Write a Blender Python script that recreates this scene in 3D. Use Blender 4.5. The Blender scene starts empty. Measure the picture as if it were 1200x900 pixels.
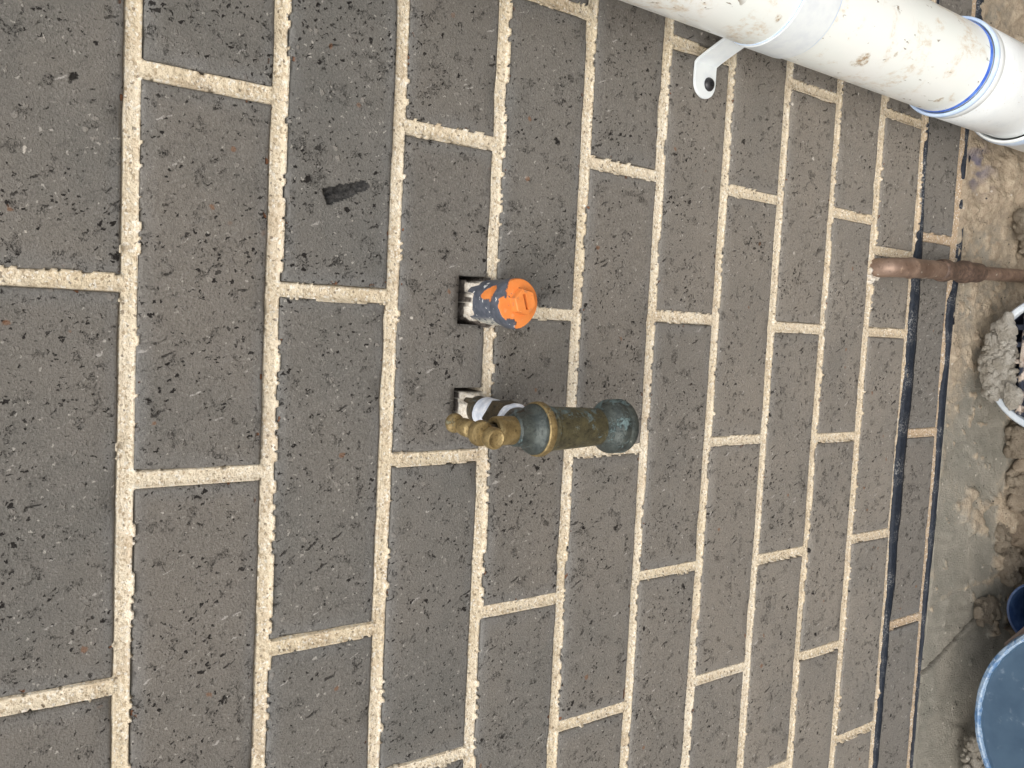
import bpy, bmesh, math, random
import numpy as np
from mathutils import Vector, Matrix

sc = bpy.context.scene
COL = sc.collection
R = math.radians

# ------------------------------------------------------------------ camera
cam_d = bpy.data.cameras.new('camera')
cam = bpy.data.objects.new('camera', cam_d)
COL.objects.link(cam)
cam_d.sensor_width = 36.0
cam_d.lens = 1000.467 / 1200.0 * 36.0
cam_d.clip_start = 0.01
cam_d.clip_end = 500.0
# the photograph was taken with the phone held sideways: image right is down the wall
right = Vector((5.01105124e-02, -5.86552135e-01, -8.08359777e-01))
down = Vector((-9.96278619e-01, -8.61876305e-02, 7.78745592e-04))
fwd = Vector((-7.01273887e-02, 8.05312539e-01, -5.88688257e-01))
m = Matrix((right, -down, -fwd)).transposed().to_4x4()
m.translation = Vector((-0.13784951, -0.54444447, 1.06265323))
cam.matrix_world = m
sc.camera = cam

# ------------------------------------------------------------------ sky, sun, exposure
SUN_EL, SUN_AZ = R(52), R(205)          # azimuth measured clockwise from +Y (into the wall)
w = bpy.data.worlds.new('World')
sc.world = w
w.use_nodes = True
wn = w.node_tree.nodes
bg = wn['Background']
sky = wn.new('ShaderNodeTexSky')
sky.sky_type = 'NISHITA'
sky.sun_disc = False
sky.sun_elevation = SUN_EL
sky.sun_rotation = SUN_AZ
sky.air_density = 1.0
sky.dust_density = 3.0
sky.ozone_density = 1.0
hs = wn.new('ShaderNodeHueSaturation')
hs.inputs['Saturation'].default_value = 0.35
w.node_tree.links.new(sky.outputs[0], hs.inputs['Color'])
w.node_tree.links.new(hs.outputs[0], bg.inputs['Color'])
bg.inputs['Strength'].default_value = 0.14
sun_d = bpy.data.lights.new('sun', 'SUN')
sun_d.energy = 1.1
sun_d.angle = R(50)
sun_d.color = (1.0, 0.94, 0.86)
sun = bpy.data.objects.new('sun', sun_d)
COL.objects.link(sun)
sdir = Vector((math.sin(SUN_AZ) * math.cos(SUN_EL), math.cos(SUN_AZ) * math.cos(SUN_EL), math.sin(SUN_EL)))
sun.rotation_euler = (-sdir).to_track_quat('-Z', 'Y').to_euler()
sc.view_settings.view_transform = 'Standard'
sc.view_settings.look = 'None'
sc.view_settings.gamma = 1.0
sc.view_settings.use_curve_mapping = False
sc.view_settings.exposure = 0.70

# ------------------------------------------------------------------ helpers
def hash2(ix, iy, seed):
    h = (ix.astype(np.int64) * 374761393 + iy.astype(np.int64) * 668265263 + seed * 974634541) & 0xFFFFFFFF
    h = ((h ^ (h >> 13)) * 1274126177) & 0xFFFFFFFF
    h = h ^ (h >> 16)
    return (h & 0xFFFFFF) / float(0xFFFFFF)

def vnoise(x, y, seed=0):
    x = np.asarray(x, float); y = np.asarray(y, float)
    ix = np.floor(x); iy = np.floor(y)
    fx = x - ix; fy = y - iy
    fx = fx * fx * (3 - 2 * fx); fy = fy * fy * (3 - 2 * fy)
    a = hash2(ix, iy, seed); b = hash2(ix + 1, iy, seed)
    c = hash2(ix, iy + 1, seed); d = hash2(ix + 1, iy + 1, seed)
    return (a * (1 - fx) + b * fx) * (1 - fy) + (c * (1 - fx) + d * fx) * fy

def fbm(x, y, scale, seed=0, octv=4):
    s = 0; amp = 1; tot = 0
    for o in range(octv):
        s = s + amp * vnoise(np.asarray(x) * scale + 17.3 * o, np.asarray(y) * scale - 9.1 * o, seed + o * 31)
        tot += amp; amp *= 0.5; scale *= 2.03
    return s / tot            # 0..1

def smooth01(t):
    t = np.clip(t, 0, 1)
    return t * t * (3 - 2 * t)

def mesh_np(name, V, F, smooth=True, attrs=None):
    """V (n,3); F (m,4) or (m,3) int"""
    me = bpy.data.meshes.new(name)
    V = np.asarray(V, np.float32); F = np.asarray(F, np.int32)
    k = F.shape[1]
    me.vertices.add(len(V)); me.vertices.foreach_set('co', V.ravel())
    me.loops.add(F.size); me.loops.foreach_set('vertex_index', F.ravel())
    me.polygons.add(len(F))
    me.polygons.foreach_set('loop_start', np.arange(0, F.size, k, dtype=np.int32))
    me.polygons.foreach_set('loop_total', np.full(len(F), k, np.int32))
    me.polygons.foreach_set('use_smooth', np.full(len(F), smooth, bool))
    if attrs:
        for an, av in attrs.items():
            a = me.attributes.new(an, 'FLOAT', 'POINT')
            a.data.foreach_set('value', np.asarray(av, np.float32))
    me.update(calc_edges=True)
    me.validate()
    return me

def link(name, me, mat=None, parent=None):
    o = bpy.data.objects.new(name, me)
    COL.objects.link(o)
    if mat is not None:
        me.materials.clear()
        for mm in (mat if isinstance(mat, (list, tuple)) else [mat]):
            me.materials.append(mm)
    if parent is not None:
        o.parent = parent
    return o

def thing(name, label, cat, loc=(0, 0, 0), group=None):
    o = bpy.data.objects.new(name, None)
    COL.objects.link(o)
    o.location = loc
    o.empty_display_size = 0.05
    return tag(o, label, cat, group)

def tag(o, label=None, cat=None, group=None, kind=None):
    if label: o['label'] = label
    if cat: o['category'] = cat
    if group: o['group'] = group
    if kind: o['kind'] = kind
    return o

def lathe(profile, origin, axis, seg=40, smooth=True, jitter=0.0, seed=1):
    """profile: list of (radius, distance along axis)"""
    axis = Vector(axis).normalized()
    t = Vector((1, 0, 0)) if abs(axis.x) < 0.8 else Vector((0, 0, 1))
    u = axis.cross(t).normalized(); v = axis.cross(u)
    bm = bmesh.new()
    rng = random.Random(seed)
    rings = []
    O = Vector(origin)
    for r, h in profile:
        if r < 1e-6:
            rings.append([bm.verts.new(O + axis * h)])
            continue
        ring = []
        for i in range(seg):
            a = 2 * math.pi * i / seg
            rr = r * (1 + jitter * (rng.random() - .5))
            ring.append(bm.verts.new(O + axis * h + (u * math.cos(a) + v * math.sin(a)) * rr))
        rings.append(ring)
    for A, B in zip(rings[:-1], rings[1:]):
        for i in range(seg):
            j = (i + 1) % seg
            if len(A) == 1 and len(B) == 1: continue
            if len(A) == 1: bm.faces.new((A[0], B[j], B[i]))
            elif len(B) == 1: bm.faces.new((A[i], A[j], B[0]))
            else: bm.faces.new((A[i], A[j], B[j], B[i]))
    bmesh.ops.recalc_face_normals(bm, faces=bm.faces)
    return bm

def bm_mesh(name, bm, smooth=True, sharp=35):
    me = bpy.data.meshes.new(name)
    bm.normal_update()
    for f in bm.faces: f.smooth = smooth
    if smooth:
        for e in bm.edges:
            if len(e.link_faces) == 2 and e.calc_face_angle(0) > R(sharp): e.smooth = False
    bm.to_mesh(me); bm.free()
    return me

def tube(path, radii, seg=28, cap=True):
    """tube along a polyline with a radius per point"""
    bm = bmesh.new()
    P = [Vector(p) for p in path]
    rings = []
    ref = Vector((1, 0, 0))
    for i, p in enumerate(P):
        d = (P[min(i + 1, len(P) - 1)] - P[max(i - 1, 0)]).normalized()
        u = (ref - d * ref.dot(d)).normalized(); v = d.cross(u)
        rings.append([bm.verts.new(p + (u * math.cos(2 * math.pi * k / seg) + v * math.sin(2 * math.pi * k / seg)) * radii[i]) for k in range(seg)])
    for A, B in zip(rings[:-1], rings[1:]):
        for i in range(seg):
            j = (i + 1) % seg
            bm.faces.new((A[i], A[j], B[j], B[i]))
    if cap:
        bm.faces.new(rings[0]); bm.faces.new(rings[-1])
    bmesh.ops.recalc_face_normals(bm, faces=bm.faces)
    return bm

def lump(rad, seed, squash=(1, 1, 1), sub=3, rough=0.35):
    """an irregular clod"""
    bm = bmesh.new()
    bmesh.ops.create_icosphere(bm, subdivisions=sub, radius=1.0)
    co = np.array([v.co for v in bm.verts])
    n = np.zeros(len(co))
    for k, (sca, am) in enumerate(((1.3, 1.0), (2.9, .55), (6.1, .3), (12., .18))):
        n += am * (vnoise(co[:, 0] * sca + 3.1 * seed, co[:, 1] * sca + co[:, 2] * sca * .77, seed + k) +
                   vnoise(co[:, 2] * sca - 5.7 * seed, co[:, 0] * sca * .6 - co[:, 1] * sca, seed + k + 50) - 1.0)
    for v, d in zip(bm.verts, n):
        f = rad * (1 + rough * d)
        v.co = Vector((v.co.x * squash[0], v.co.y * squash[1], v.co.z * squash[2])) * f
    return bm

# ------------------------------------------------------------------ material helpers
class NT:
    def __init__(s, name, rough=0.85, spec=0.3, metal=0.0):
        s.m = bpy.data.materials.new(name)
        s.m.use_nodes = True
        s.t = s.m.node_tree
        s.b = s.t.nodes['Principled BSDF']
        s.b.inputs['Roughness'].default_value = rough
        s.b.inputs['Specular IOR Level'].default_value = spec
        s.b.inputs['Metallic'].default_value = metal
    def n(s, typ, **kw):
        x = s.t.nodes.new(typ)
        for k, v in kw.items(): setattr(x, k, v)
        return x
    def l(s, a, b): s.t.links.new(a, b)
    def val(s, sock, v):
        if hasattr(v, 'links') or isinstance(v, bpy.types.NodeSocket): s.l(v, sock)
        else: sock.default_value = v
    def coord(s, kind='Object'):
        return s.n('ShaderNodeTexCoord').outputs[kind]
    def mapping(s, vec, scale=(1, 1, 1), rot=(0, 0, 0), loc=(0, 0, 0)):
        x = s.n('ShaderNodeMapping')
        s.l(vec, x.inputs['Vector'])
        x.inputs['Scale'].default_value = scale
        x.inputs['Rotation'].default_value = rot
        x.inputs['Location'].default_value = loc
        return x.outputs[0]
    def noise(s, vec, scale, detail=4, rough=.55, dist=0.0):
        x = s.n('ShaderNodeTexNoise')
        s.l(vec, x.inputs['Vector'])
        x.inputs['Scale'].default_value = scale
        x.inputs['Detail'].default_value = detail
        x.inputs['Roughness'].default_value = rough
        x.inputs['Distortion'].default_value = dist
        return x
    def voro(s, vec, scale, feature='F1', rnd=1.0):
        x = s.n('ShaderNodeTexVoronoi', feature=feature)
        s.l(vec, x.inputs['Vector'])
        x.inputs['Scale'].default_value = scale
        x.inputs['Randomness'].default_value = rnd
        return x
    def math(s, op, a, b=0.0, c=0.0, clamp=False):
        x = s.n('ShaderNodeMath', operation=op, use_clamp=clamp)
        s.val(x.inputs[0], a); s.val(x.inputs[1], b); s.val(x.inputs[2], c)
        return x.outputs[0]
    def ramp(s, v, lo, hi, a=0.0, b=1.0):
        x = s.n('ShaderNodeMapRange', interpolation_type='SMOOTHSTEP')
        s.val(x.inputs['Value'], v)
        s.val(x.inputs['From Min'], lo); s.val(x.inputs['From Max'], hi)
        s.val(x.inputs['To Min'], a); s.val(x.inputs['To Max'], b)
        return x.outputs['Result']
    def mix(s, f, a, b):
        x = s.n('ShaderNodeMix', data_type='RGBA')
        s.val(x.inputs[0], f)
        for sock, v in ((x.inputs[6], a), (x.inputs[7], b)):
            if isinstance(v, tuple): sock.default_value = (v + (1,))[:4]
            else: s.l(v, sock)
        return x.outputs[2]
    def color(s, v):
        if isinstance(v, tuple): s.b.inputs['Base Color'].default_value = (v + (1,))[:4]
        else: s.l(v, s.b.inputs['Base Color'])
    def bump(s, h, dist=0.001, strength=1.0):
        x = s.n('ShaderNodeBump')
        s.l(h, x.inputs['Height'])
        x.inputs['Distance'].default_value = dist
        x.inputs['Strength'].default_value = strength
        s.l(x.outputs[0], s.b.inputs['Normal'])
    def rand_vec(s, kind='Object'):
        """object coordinates shifted by a per-object random amount"""
        oi = s.n('ShaderNodeObjectInfo').outputs['Random']
        cb = s.n('ShaderNodeCombineXYZ')
        s.l(s.math('MULTIPLY', oi, 37.7), cb.inputs[0])
        s.l(s.math('MULTIPLY', oi, 91.3), cb.inputs[1])
        s.l(s.math('MULTIPLY', oi, 53.1), cb.inputs[2])
        va = s.n('ShaderNodeVectorMath', operation='ADD')
        s.l(s.coord(kind), va.inputs[0]); s.l(cb.outputs[0], va.inputs[1])
        return va.outputs[0], oi

# ------------------------------------------------------------------ brick material
def make_brick_mat(name, dark=False):
    t = NT(name, rough=.78, spec=.25)
    co = t.coord()
    v, oi = t.rand_vec()
    # warped coordinates
    wn_ = t.noise(v, 160, 3)
    vm = t.n('ShaderNodeVectorMath', operation='MULTIPLY_ADD')
    t.l(wn_.outputs['Color'], vm.inputs[0]); vm.inputs[1].default_value = (.006, .006, .006); t.l(v, vm.inputs[2])
    wv = vm.outputs[0]
    big = t.noise(v, 9, 4).outputs['Fac']
    mid = t.noise(v, 60, 5, .65).outputs['Fac']
    fine = t.noise(v, 620, 4, .7).outputs['Fac']
    base = t.mix(t.ramp(big, .32, .68), (.136, .132, .120), (.172, .159, .139))
    base = t.mix(t.ramp(mid, .35, .72, 0, .55), base, (.185, .172, .155))
    # individual tone of each brick
    oi2 = t.math('FRACT', t.math('MULTIPLY', oi, 7.31))
    base = t.mix(t.math('MULTIPLY', oi, .38), base, (.122, .122, .115))
    base = t.mix(t.math('MULTIPLY', oi2, .32), base, (.180, .159, .135))
    # blue-grey fired rim
    sx = t.n('ShaderNodeSeparateXYZ'); t.l(co, sx.inputs[0])
    ax = t.math('ABSOLUTE', sx.outputs[0]); az = t.math('ABSOLUTE', sx.outputs[2])
    er = t.math('MAXIMUM', t.ramp(az, .026, .0375), t.ramp(ax, .100, .1145))
    er = t.math('MULTIPLY', er, t.ramp(t.noise(v, 30, 3).outputs['Fac'], .25, .7, .25, 1))
    base = t.mix(t.math('MULTIPLY', er, .55), base, (.176, .178, .174))
    # courses turn paler and tanner towards the ground, less so on the lowest
    geo = t.n('ShaderNodeNewGeometry')
    sz = t.n('ShaderNodeSeparateXYZ'); t.l(geo.outputs['Position'], sz.inputs[0])
    low_tone = t.math('MULTIPLY', t.ramp(sz.outputs[2], .75, .22), t.ramp(t.noise(v, 14, 4, .6).outputs['Fac'], .25, .7, .45, 1))
    low_tone = t.math('MULTIPLY', low_tone, t.ramp(sz.outputs[2], .078, .092, .25, 1))
    base = t.mix(t.math('MULTIPLY', low_tone, .70), base, (.270, .240, .200))
    # drag streaks from the extruder: they run down the face and to one side
    def drag(src, su, sw, ang):
        q = t.n('ShaderNodeSeparateXYZ'); t.l(src, q.inputs[0])
        c_, s_ = math.cos(ang), math.sin(ang)
        u_ = t.math('SUBTRACT', t.math('MULTIPLY', q.outputs[0], s_ * su), t.math('MULTIPLY', q.outputs[2], c_ * su))
        w_ = t.math('ADD', t.math('MULTIPLY', q.outputs[0], c_ * sw), t.math('MULTIPLY', q.outputs[2], s_ * sw))
        cb_ = t.n('ShaderNodeCombineXYZ'); t.l(u_, cb_.inputs[0]); t.l(w_, cb_.inputs[1])
        t.l(t.math('MULTIPLY', q.outputs[1], sw), cb_.inputs[2])
        return cb_.outputs[0]
    sv = drag(wv, 75, 420, R(24))
    streak = t.noise(sv, 1.0, 3, .6).outputs['Fac']
    base = t.mix(t.ramp(streak, .58, .78, 0, .5), base, (.225, .215, .20))
    base = t.mix(t.ramp(streak, .42, .26, 0, .5), base, (.085, .078, .072))
    # salt and pepper grain
    base = t.mix(t.ramp(fine, .55, .74, 0, .7), base, (.33, .315, .285))
    base = t.mix(t.ramp(fine, .46, .28, 0, .7), base, (.06, .055, .05))
    # aggregate lumps: lighter grit with an open crack on one side
    w2 = t.noise(v, 420, 3)
    vm2 = t.n('ShaderNodeVectorMath', operation='MULTIPLY_ADD')
    t.l(w2.outputs['Color'], vm2.inputs[0]); vm2.inputs[1].default_value = (.0042, .0042, .0042); t.l(wv, vm2.inputs[2])
    wv2 = vm2.outputs[0]
    v1 = t.voro(wv2, 165)
    cs = t.n('ShaderNodeSeparateColor'); t.l(v1.outputs['Color'], cs.inputs[0])
    pick = t.ramp(cs.outputs[0], .82, .84)
    body = t.math('MULTIPLY', pick, t.ramp(v1.outputs['Distance'], .34, .24))
    base = t.mix(t.math('MULTIPLY', body, .55), base, t.mix(cs.outputs[1], (.13, .12, .11), (.30, .28, .25)))
    v7 = t.voro(drag(wv, 52, 300, R(26)), 1.0)
    c7 = t.n('ShaderNodeSeparateColor'); t.l(v7.outputs['Color'], c7.inputs[0])
    rim = t.math('MULTIPLY', t.ramp(c7.outputs[0], .955, .965), t.ramp(t.math('ADD', v7.outputs['Distance'], t.math('MULTIPLY', fine, .35)), .50, .28, 0, .75))
    lite = t.math('MULTIPLY', t.ramp(c7.outputs[1], .95, .96), t.ramp(t.math('ADD', v7.outputs['Distance'], t.math('MULTIPLY', fine, .5)), .52, .36, 0, .6))
    base = t.mix(lite, base, (.46, .44, .41))
    # open pits, stretched along the drag direction; their density drifts over the face
    dens = t.ramp(t.noise(v, 26, 3).outputs['Fac'], .3, .7, -.19, .06)
    pv = drag(wv2, 190, 330, R(30))
    v2 = t.voro(pv, 1.0)
    c2 = t.n('ShaderNodeSeparateColor'); t.l(v2.outputs['Color'], c2.inputs[0])
    rad = t.math('MULTIPLY', t.ramp(t.math('ADD', c2.outputs[0], dens), .62, 1.10), .42)
    pit = t.math('MULTIPLY', t.ramp(t.math('SUBTRACT', v2.outputs['Distance'], rad), .03, -.05), t.ramp(c2.outputs[1], 0, .4, .75, 1))
    v5 = t.voro(drag(wv2, 300, 480, R(20)), 1.0)
    c5 = t.n('ShaderNodeSeparateColor'); t.l(v5.outputs['Color'], c5.inputs[0])
    pit5 = t.math('MULTIPLY', t.ramp(v5.outputs['Distance'], .36, .18), t.ramp(t.math('ADD', c5.outputs[0], dens), .82, .87, 0, .9))
    v4 = t.voro(wv2, 62)
    c4 = t.n('ShaderNodeSeparateColor'); t.l(v4.outputs['Color'], c4.inputs[0])
    rad4 = t.math('MULTIPLY', t.ramp(c4.outputs[0], .92, 1.0), .17)
    sm = t.math('SUBTRACT', v4.outputs['Distance'], rad4)
    sm = t.math('ADD', sm, t.math('MULTIPLY', t.math('SUBTRACT', t.noise(v, 190, 4, .7).outputs['Fac'], .5), .62))
    pit4 = t.math('MULTIPLY', t.ramp(sm, .02, -.06), t.ramp(c4.outputs[0], .95, .96))
    cr = t.noise(t.mapping(wv2, scale=(1, 1, 1.7), rot=(0, R(30), 0)), 250, 3, .6, 1.0).outputs['Fac']
    crack = t.math('MULTIPLY', t.ramp(t.math('ABSOLUTE', t.math('SUBTRACT', cr, .5)), .022, .008),
                   t.ramp(t.noise(v, 95, 3).outputs['Fac'], .59, .64))
    holes = t.math('MAXIMUM', t.math('MAXIMUM', t.math('MAXIMUM', pit, pit5), pit4), t.math('MAXIMUM', rim, crack))
    base = t.mix(t.math('MULTIPLY', holes, .97), base, (.012, .010, .009))
    # white mortar smears and specks
    v3 = t.voro(wv, 95)
    c3 = t.n('ShaderNodeSeparateColor'); t.l(v3.outputs['Color'], c3.inputs[0])
    speck = t.math('MULTIPLY', t.ramp(c3.outputs[1], .955, .965), t.ramp(v3.outputs['Distance'], .17, .10))
    base = t.mix(t.math('MULTIPLY', speck, .85), base, (.55, .51, .45))
    v6 = t.voro(wv2, 330)
    c6 = t.n('ShaderNodeSeparateColor'); t.l(v6.outputs['Color'], c6.inputs[0])
    base = t.mix(t.math('MULTIPLY', t.ramp(c6.outputs[1], .93, .95, 0, .7), t.ramp(v6.outputs['Distance'], .34, .2)), base, (.42, .40, .36))
    sme = t.math('MULTIPLY', t.ramp(t.noise(v, 17, 3).outputs['Fac'], .62, .76), t.ramp(t.noise(sv, 2.2, 3, .7).outputs['Fac'], .56, .68))
    base = t.mix(t.math('MULTIPLY', sme, .5), base, (.46, .44, .41))
    # rusty chips where the skin is broken along the arrises
    edge = t.math('MAXIMUM', t.ramp(az, .0335, .0360), t.ramp(ax, .1110, .1140))
    chip = t.math('MULTIPLY', edge, t.ramp(t.noise(v, 120, 2).outputs['Fac'], .68, .71))
    base = t.mix(t.math('MULTIPLY', chip, .95), base, (.17, .075, .038))
    rust = t.math('MULTIPLY', t.ramp(c3.outputs[2], .975, .98), t.ramp(v3.outputs['Distance'], .24, .14))
    base = t.mix(t.math('MULTIPLY', rust, .7), base, (.19, .095, .05))
    t.color(base)
    h = t.math('ADD', t.math('MULTIPLY', fine, .75), t.math('MULTIPLY', mid, .6))
    h = t.math('ADD', h, t.math('MULTIPLY', body, .35))
    h = t.math('ADD', h, t.math('MULTIPLY', streak, .45))
    h = t.math('SUBTRACT', h, t.math('MULTIPLY', holes, 1.5))
    h = t.math('SUBTRACT', h, chip)
    t.bump(h, .0015, 1.0)
    return t.m
M = {}
M['brick'] = make_brick_mat('grey_brick')

t = NT('charred_gouge', rough=.7)
v = t.coord()
t.color(t.mix(t.ramp(t.noise(v, 260, 4, .7).outputs['Fac'], .35, .7), (.018, .018, .018), (.060, .058, .055)))
t.bump(t.noise(v, 300, 4).outputs['Fac'], .002, 1.0)
M['gouge'] = t.m

# ------------------------------------------------------------------ mortar material
t = NT('sandy_mortar', rough=.95, spec=.1)
v = t.coord()
g = t.noise(v, 900, 3, .7).outputs['Fac']
g2 = t.noise(v, 330, 4, .6).outputs['Fac']
b1 = t.noise(v, 7, 4).outputs['Fac']
b2 = t.noise(v, 40, 4).outputs['Fac']
sxm = t.n('ShaderNodeSeparateXYZ'); t.l(v, sxm.inputs[0])
# the courses nearer the ground are stained by clay water
low = t.ramp(sxm.outputs[2], .50, .0, 0, .75)
base = t.mix(t.ramp(b1, .3, .7), (.66, .565, .405), (.74, .665, .53))
base = t.mix(low, base, (.59, .475, .325))
base = t.mix(t.ramp(b2, .45, .7, 0, .6), base, (.52, .42, .30))
# the lowest two joints are dirtier and pinker
stain = t.ramp(sxm.outputs[2], .098, .070, 0, .75)
base = t.mix(stain, base, (.44, .32, .215))
vo = t.voro(v, 640)
cm = t.n('ShaderNodeSeparateColor'); t.l(vo.outputs['Color'], cm.inputs[0])
base = t.mix(t.ramp(cm.outputs[0], .72, .95, 0, .75), base, (.42, .33, .22))
base = t.mix(t.ramp(cm.outputs[1], .80, .95, 0, .7), base, (.80, .77, .69))
base = t.mix(t.ramp(cm.outputs[2], .972, .985, 0, .7), base, (.14, .11, .08))
base = t.mix(t.ramp(g, .46, .30, 0, .45), base, (.33, .25, .165))
# white notch fill carries an attribute
at = t.n('ShaderNodeAttribute', attribute_name='fill')
base = t.mix(t.math('MULTIPLY', at.outputs['Fac'], .8), base, t.mix(t.ramp(g2, .35, .7), (.52, .47, .40), (.74, .72, .66)))
# shade in the deep notch gaps, painted in as a dark brick-grey tone
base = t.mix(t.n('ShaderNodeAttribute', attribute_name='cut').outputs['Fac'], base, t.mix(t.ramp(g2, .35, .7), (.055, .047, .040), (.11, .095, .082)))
t.color(base)
t.bump(t.math('ADD', t.math('MULTIPLY', g, .6), g2), .0016, 1.0)
M['mortar'] = t.m

# ------------------------------------------------------------------ bricks
ZJ = [.9483, .8603, .7732, .6879, .6013, .5138, .4289, .3435, .2577, .1746, .0892, 0.0]   # bed joints, top to bottom
X0, X1 = -1.26, .80
courses = []                        # (z_low, z_high, [head joints])
for n in range(-4, 12):
    zl = ZJ[n] if n >= 0 else ZJ[0] - n * .0863
    zh = ZJ[n - 1] if n >= 1 else ZJ[0] - (n - 1) * .0863
    odd = n % 2
    known = {0: [-.1254, -.3701], 1: [0.0, -.2438], 2: [.1175, -.1233, -.3649], 3: [-.0019, -.2411, -.4805], 4: [.1157, -.1282, -.3675],
             5: [-.0019, -.2432, -.4828], 6: [.1160, -.1243, -.3619], 7: [-.0017, -.2416, -.479], 8: [.1138, -.1273, -.3672],
             9: [-.0028, -.2447, -.4873], 10: [.1166, -.1265, -.365, -.6034], 11: [-.0092, -.2462, -.4829]}.get(n, [0.0 if odd else -.1255])
    hj = list(known)
    x = max(known)
    while x < X1 - .02: x += .2405; hj.append(x)
    x = min(known)
    while x > X0 + .02: x -= .2405; hj.append(x)
    if n == 10: hj.append(-.0348)
    courses.append((zl, zh, sorted(hj)))
JH = .0053                          # half a joint

wall = thing('brick_wall', 'grey pitted brick wall with sandy cream mortar joints filling most of the photo', 'wall')

def brick_mesh(L, H, seed, step=.009, notches=(), gouge=None, depth=.03):
    """front face grid at y=0 with a rounded wobbly arris and sides going back"""
    def axis(len_, step):
        k = max(2, int(round((len_ - .005) / step)))
        return np.concatenate([[0, .0011], np.linspace(.0028, len_ - .0028, k), [len_ - .0011, len_]]) - len_ / 2
    xs = axis(L, step); zs = axis(H, step)
    if notches:                     # snap grid lines to the notch outline
        for (a, b, c) in notches:
            for q in (a, b): xs = np.sort(np.append(xs[np.abs(xs - q) > .0006], q))
            zs = np.sort(np.append(zs[np.abs(zs - c) > .0006], c))
    nx, nz = len(xs), len(zs)
    keep = np.ones((nx - 1, nz - 1), bool)
    cx = (xs[:-1] + xs[1:]) / 2; cz = (zs[:-1] + zs[1:]) / 2
    for (a, b, c) in notches:
        keep &= ~((cx[:, None] > a) & (cx[:, None] < b) & (cz[None, :] < c))
    Xg, Zg = np.meshgrid(xs, zs, indexing='ij')
    # border vertices: any missing neighbour cell
    pad = np.zeros((nx + 1, nz + 1), bool); pad[1:-1, 1:-1] = keep
    cnt = pad[:-1, :-1].astype(int) + pad[1:, :-1] + pad[:-1, 1:] + pad[1:, 1:]
    border = (cnt < 4)
    s = seed * 7.77
    wob = .0007
    dx = (fbm(Xg + s, Zg, 60, seed, 3) - .5) * 2 * wob
    dz = (fbm(Xg - s, Zg, 60, seed + 5, 3) - .5) * 2 * wob
    Y = (fbm(Xg + s, Zg + 2 * s, 18, seed + 9, 3) - .5) * .0014
    near = np.minimum(np.minimum(Xg - xs[0], xs[-1] - Xg), np.minimum(Zg - zs[0], zs[-1] - Zg))
    Y = Y + np.where(near < .0005, .0012, 0) + np.where((near >= .0005) & (near < .002), .0003, 0)
    Y = Y + np.where(border & (near > .0005), .0008, 0)
    # broken arrises
    brk = smooth01((fbm(Xg + 3 * s, Zg, 45, seed + 13, 2) - .66) / .1) * (near < .002)
    Y = Y + brk * .0018
    gm = np.zeros_like(Xg)
    if gouge is not None:
        gx, gz, ang, ln, wd = gouge     # runs down the face (-z) and slightly to one side
        ca, sa = math.cos(ang), math.sin(ang)
        u = (Xg - gx) * ca + (Zg - gz) * sa
        q = -(Xg - gx) * sa + (Zg - gz) * ca
        wloc = wd * (1 - .45 * np.clip(u / ln, 0, 1)) * (1 + .35 * (fbm(Xg, Zg, 300, 3, 2) - .5))
        inside = smooth01((wloc - np.abs(q)) / .0012) * smooth01((u + .001) / .001) * smooth01((ln - u) / (ln * .35))
        gm = inside
        Y = Y + inside * .0045 * (1 - .8 * np.clip(u / ln, 0, 1)) + inside * .0012 * np.sign(q) * (np.abs(q) < wd * .3)
    V = np.stack([Xg + dx, Y, Zg + dz], -1).reshape(-1, 3)
    idx = np.arange(nx * nz).reshape(nx, nz)
    I, K = np.nonzero(keep)
    F = np.stack([idx[I, K], idx[I + 1, K], idx[I + 1, K + 1], idx[I, K + 1]], 1)
    matidx = (gm[I, K] + gm[I + 1, K] + gm[I, K + 1] + gm[I + 1, K + 1]) / 4 > .22
    # boundary edges -> side faces
    from collections import defaultdict
    ed = {}
    for f in F:
        for a, b in ((f[0], f[1]), (f[1], f[2]), (f[2], f[3]), (f[3], f[0])):
            if (b, a) in ed: del ed[(b, a)]
            else: ed[(a, b)] = 1
    back = {}
    Vl = [V]; extra = []; Fs = []
    for (a, b) in ed:
        for q in (a, b):
            if q not in back:
                back[q] = len(V) + len(extra)
                extra.append((V[q][0], depth, V[q][2]))
        Fs.append((b, a, back[a], back[b]))
    V = np.vstack([V, np.array(extra)])
    F = np.vstack([F, np.array(Fs)])
    # dead verts in notch are harmless: strip them
    used = np.unique(F); remap = -np.ones(len(V), int); remap[used] = np.arange(len(used))
    me = mesh_np('brick', V[used], remap[F], True)
    if gouge is not None:
        mi = np.zeros(len(F), np.int32); mi[:len(matidx)] = matidx
        return me, mi
    return me, None

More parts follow.
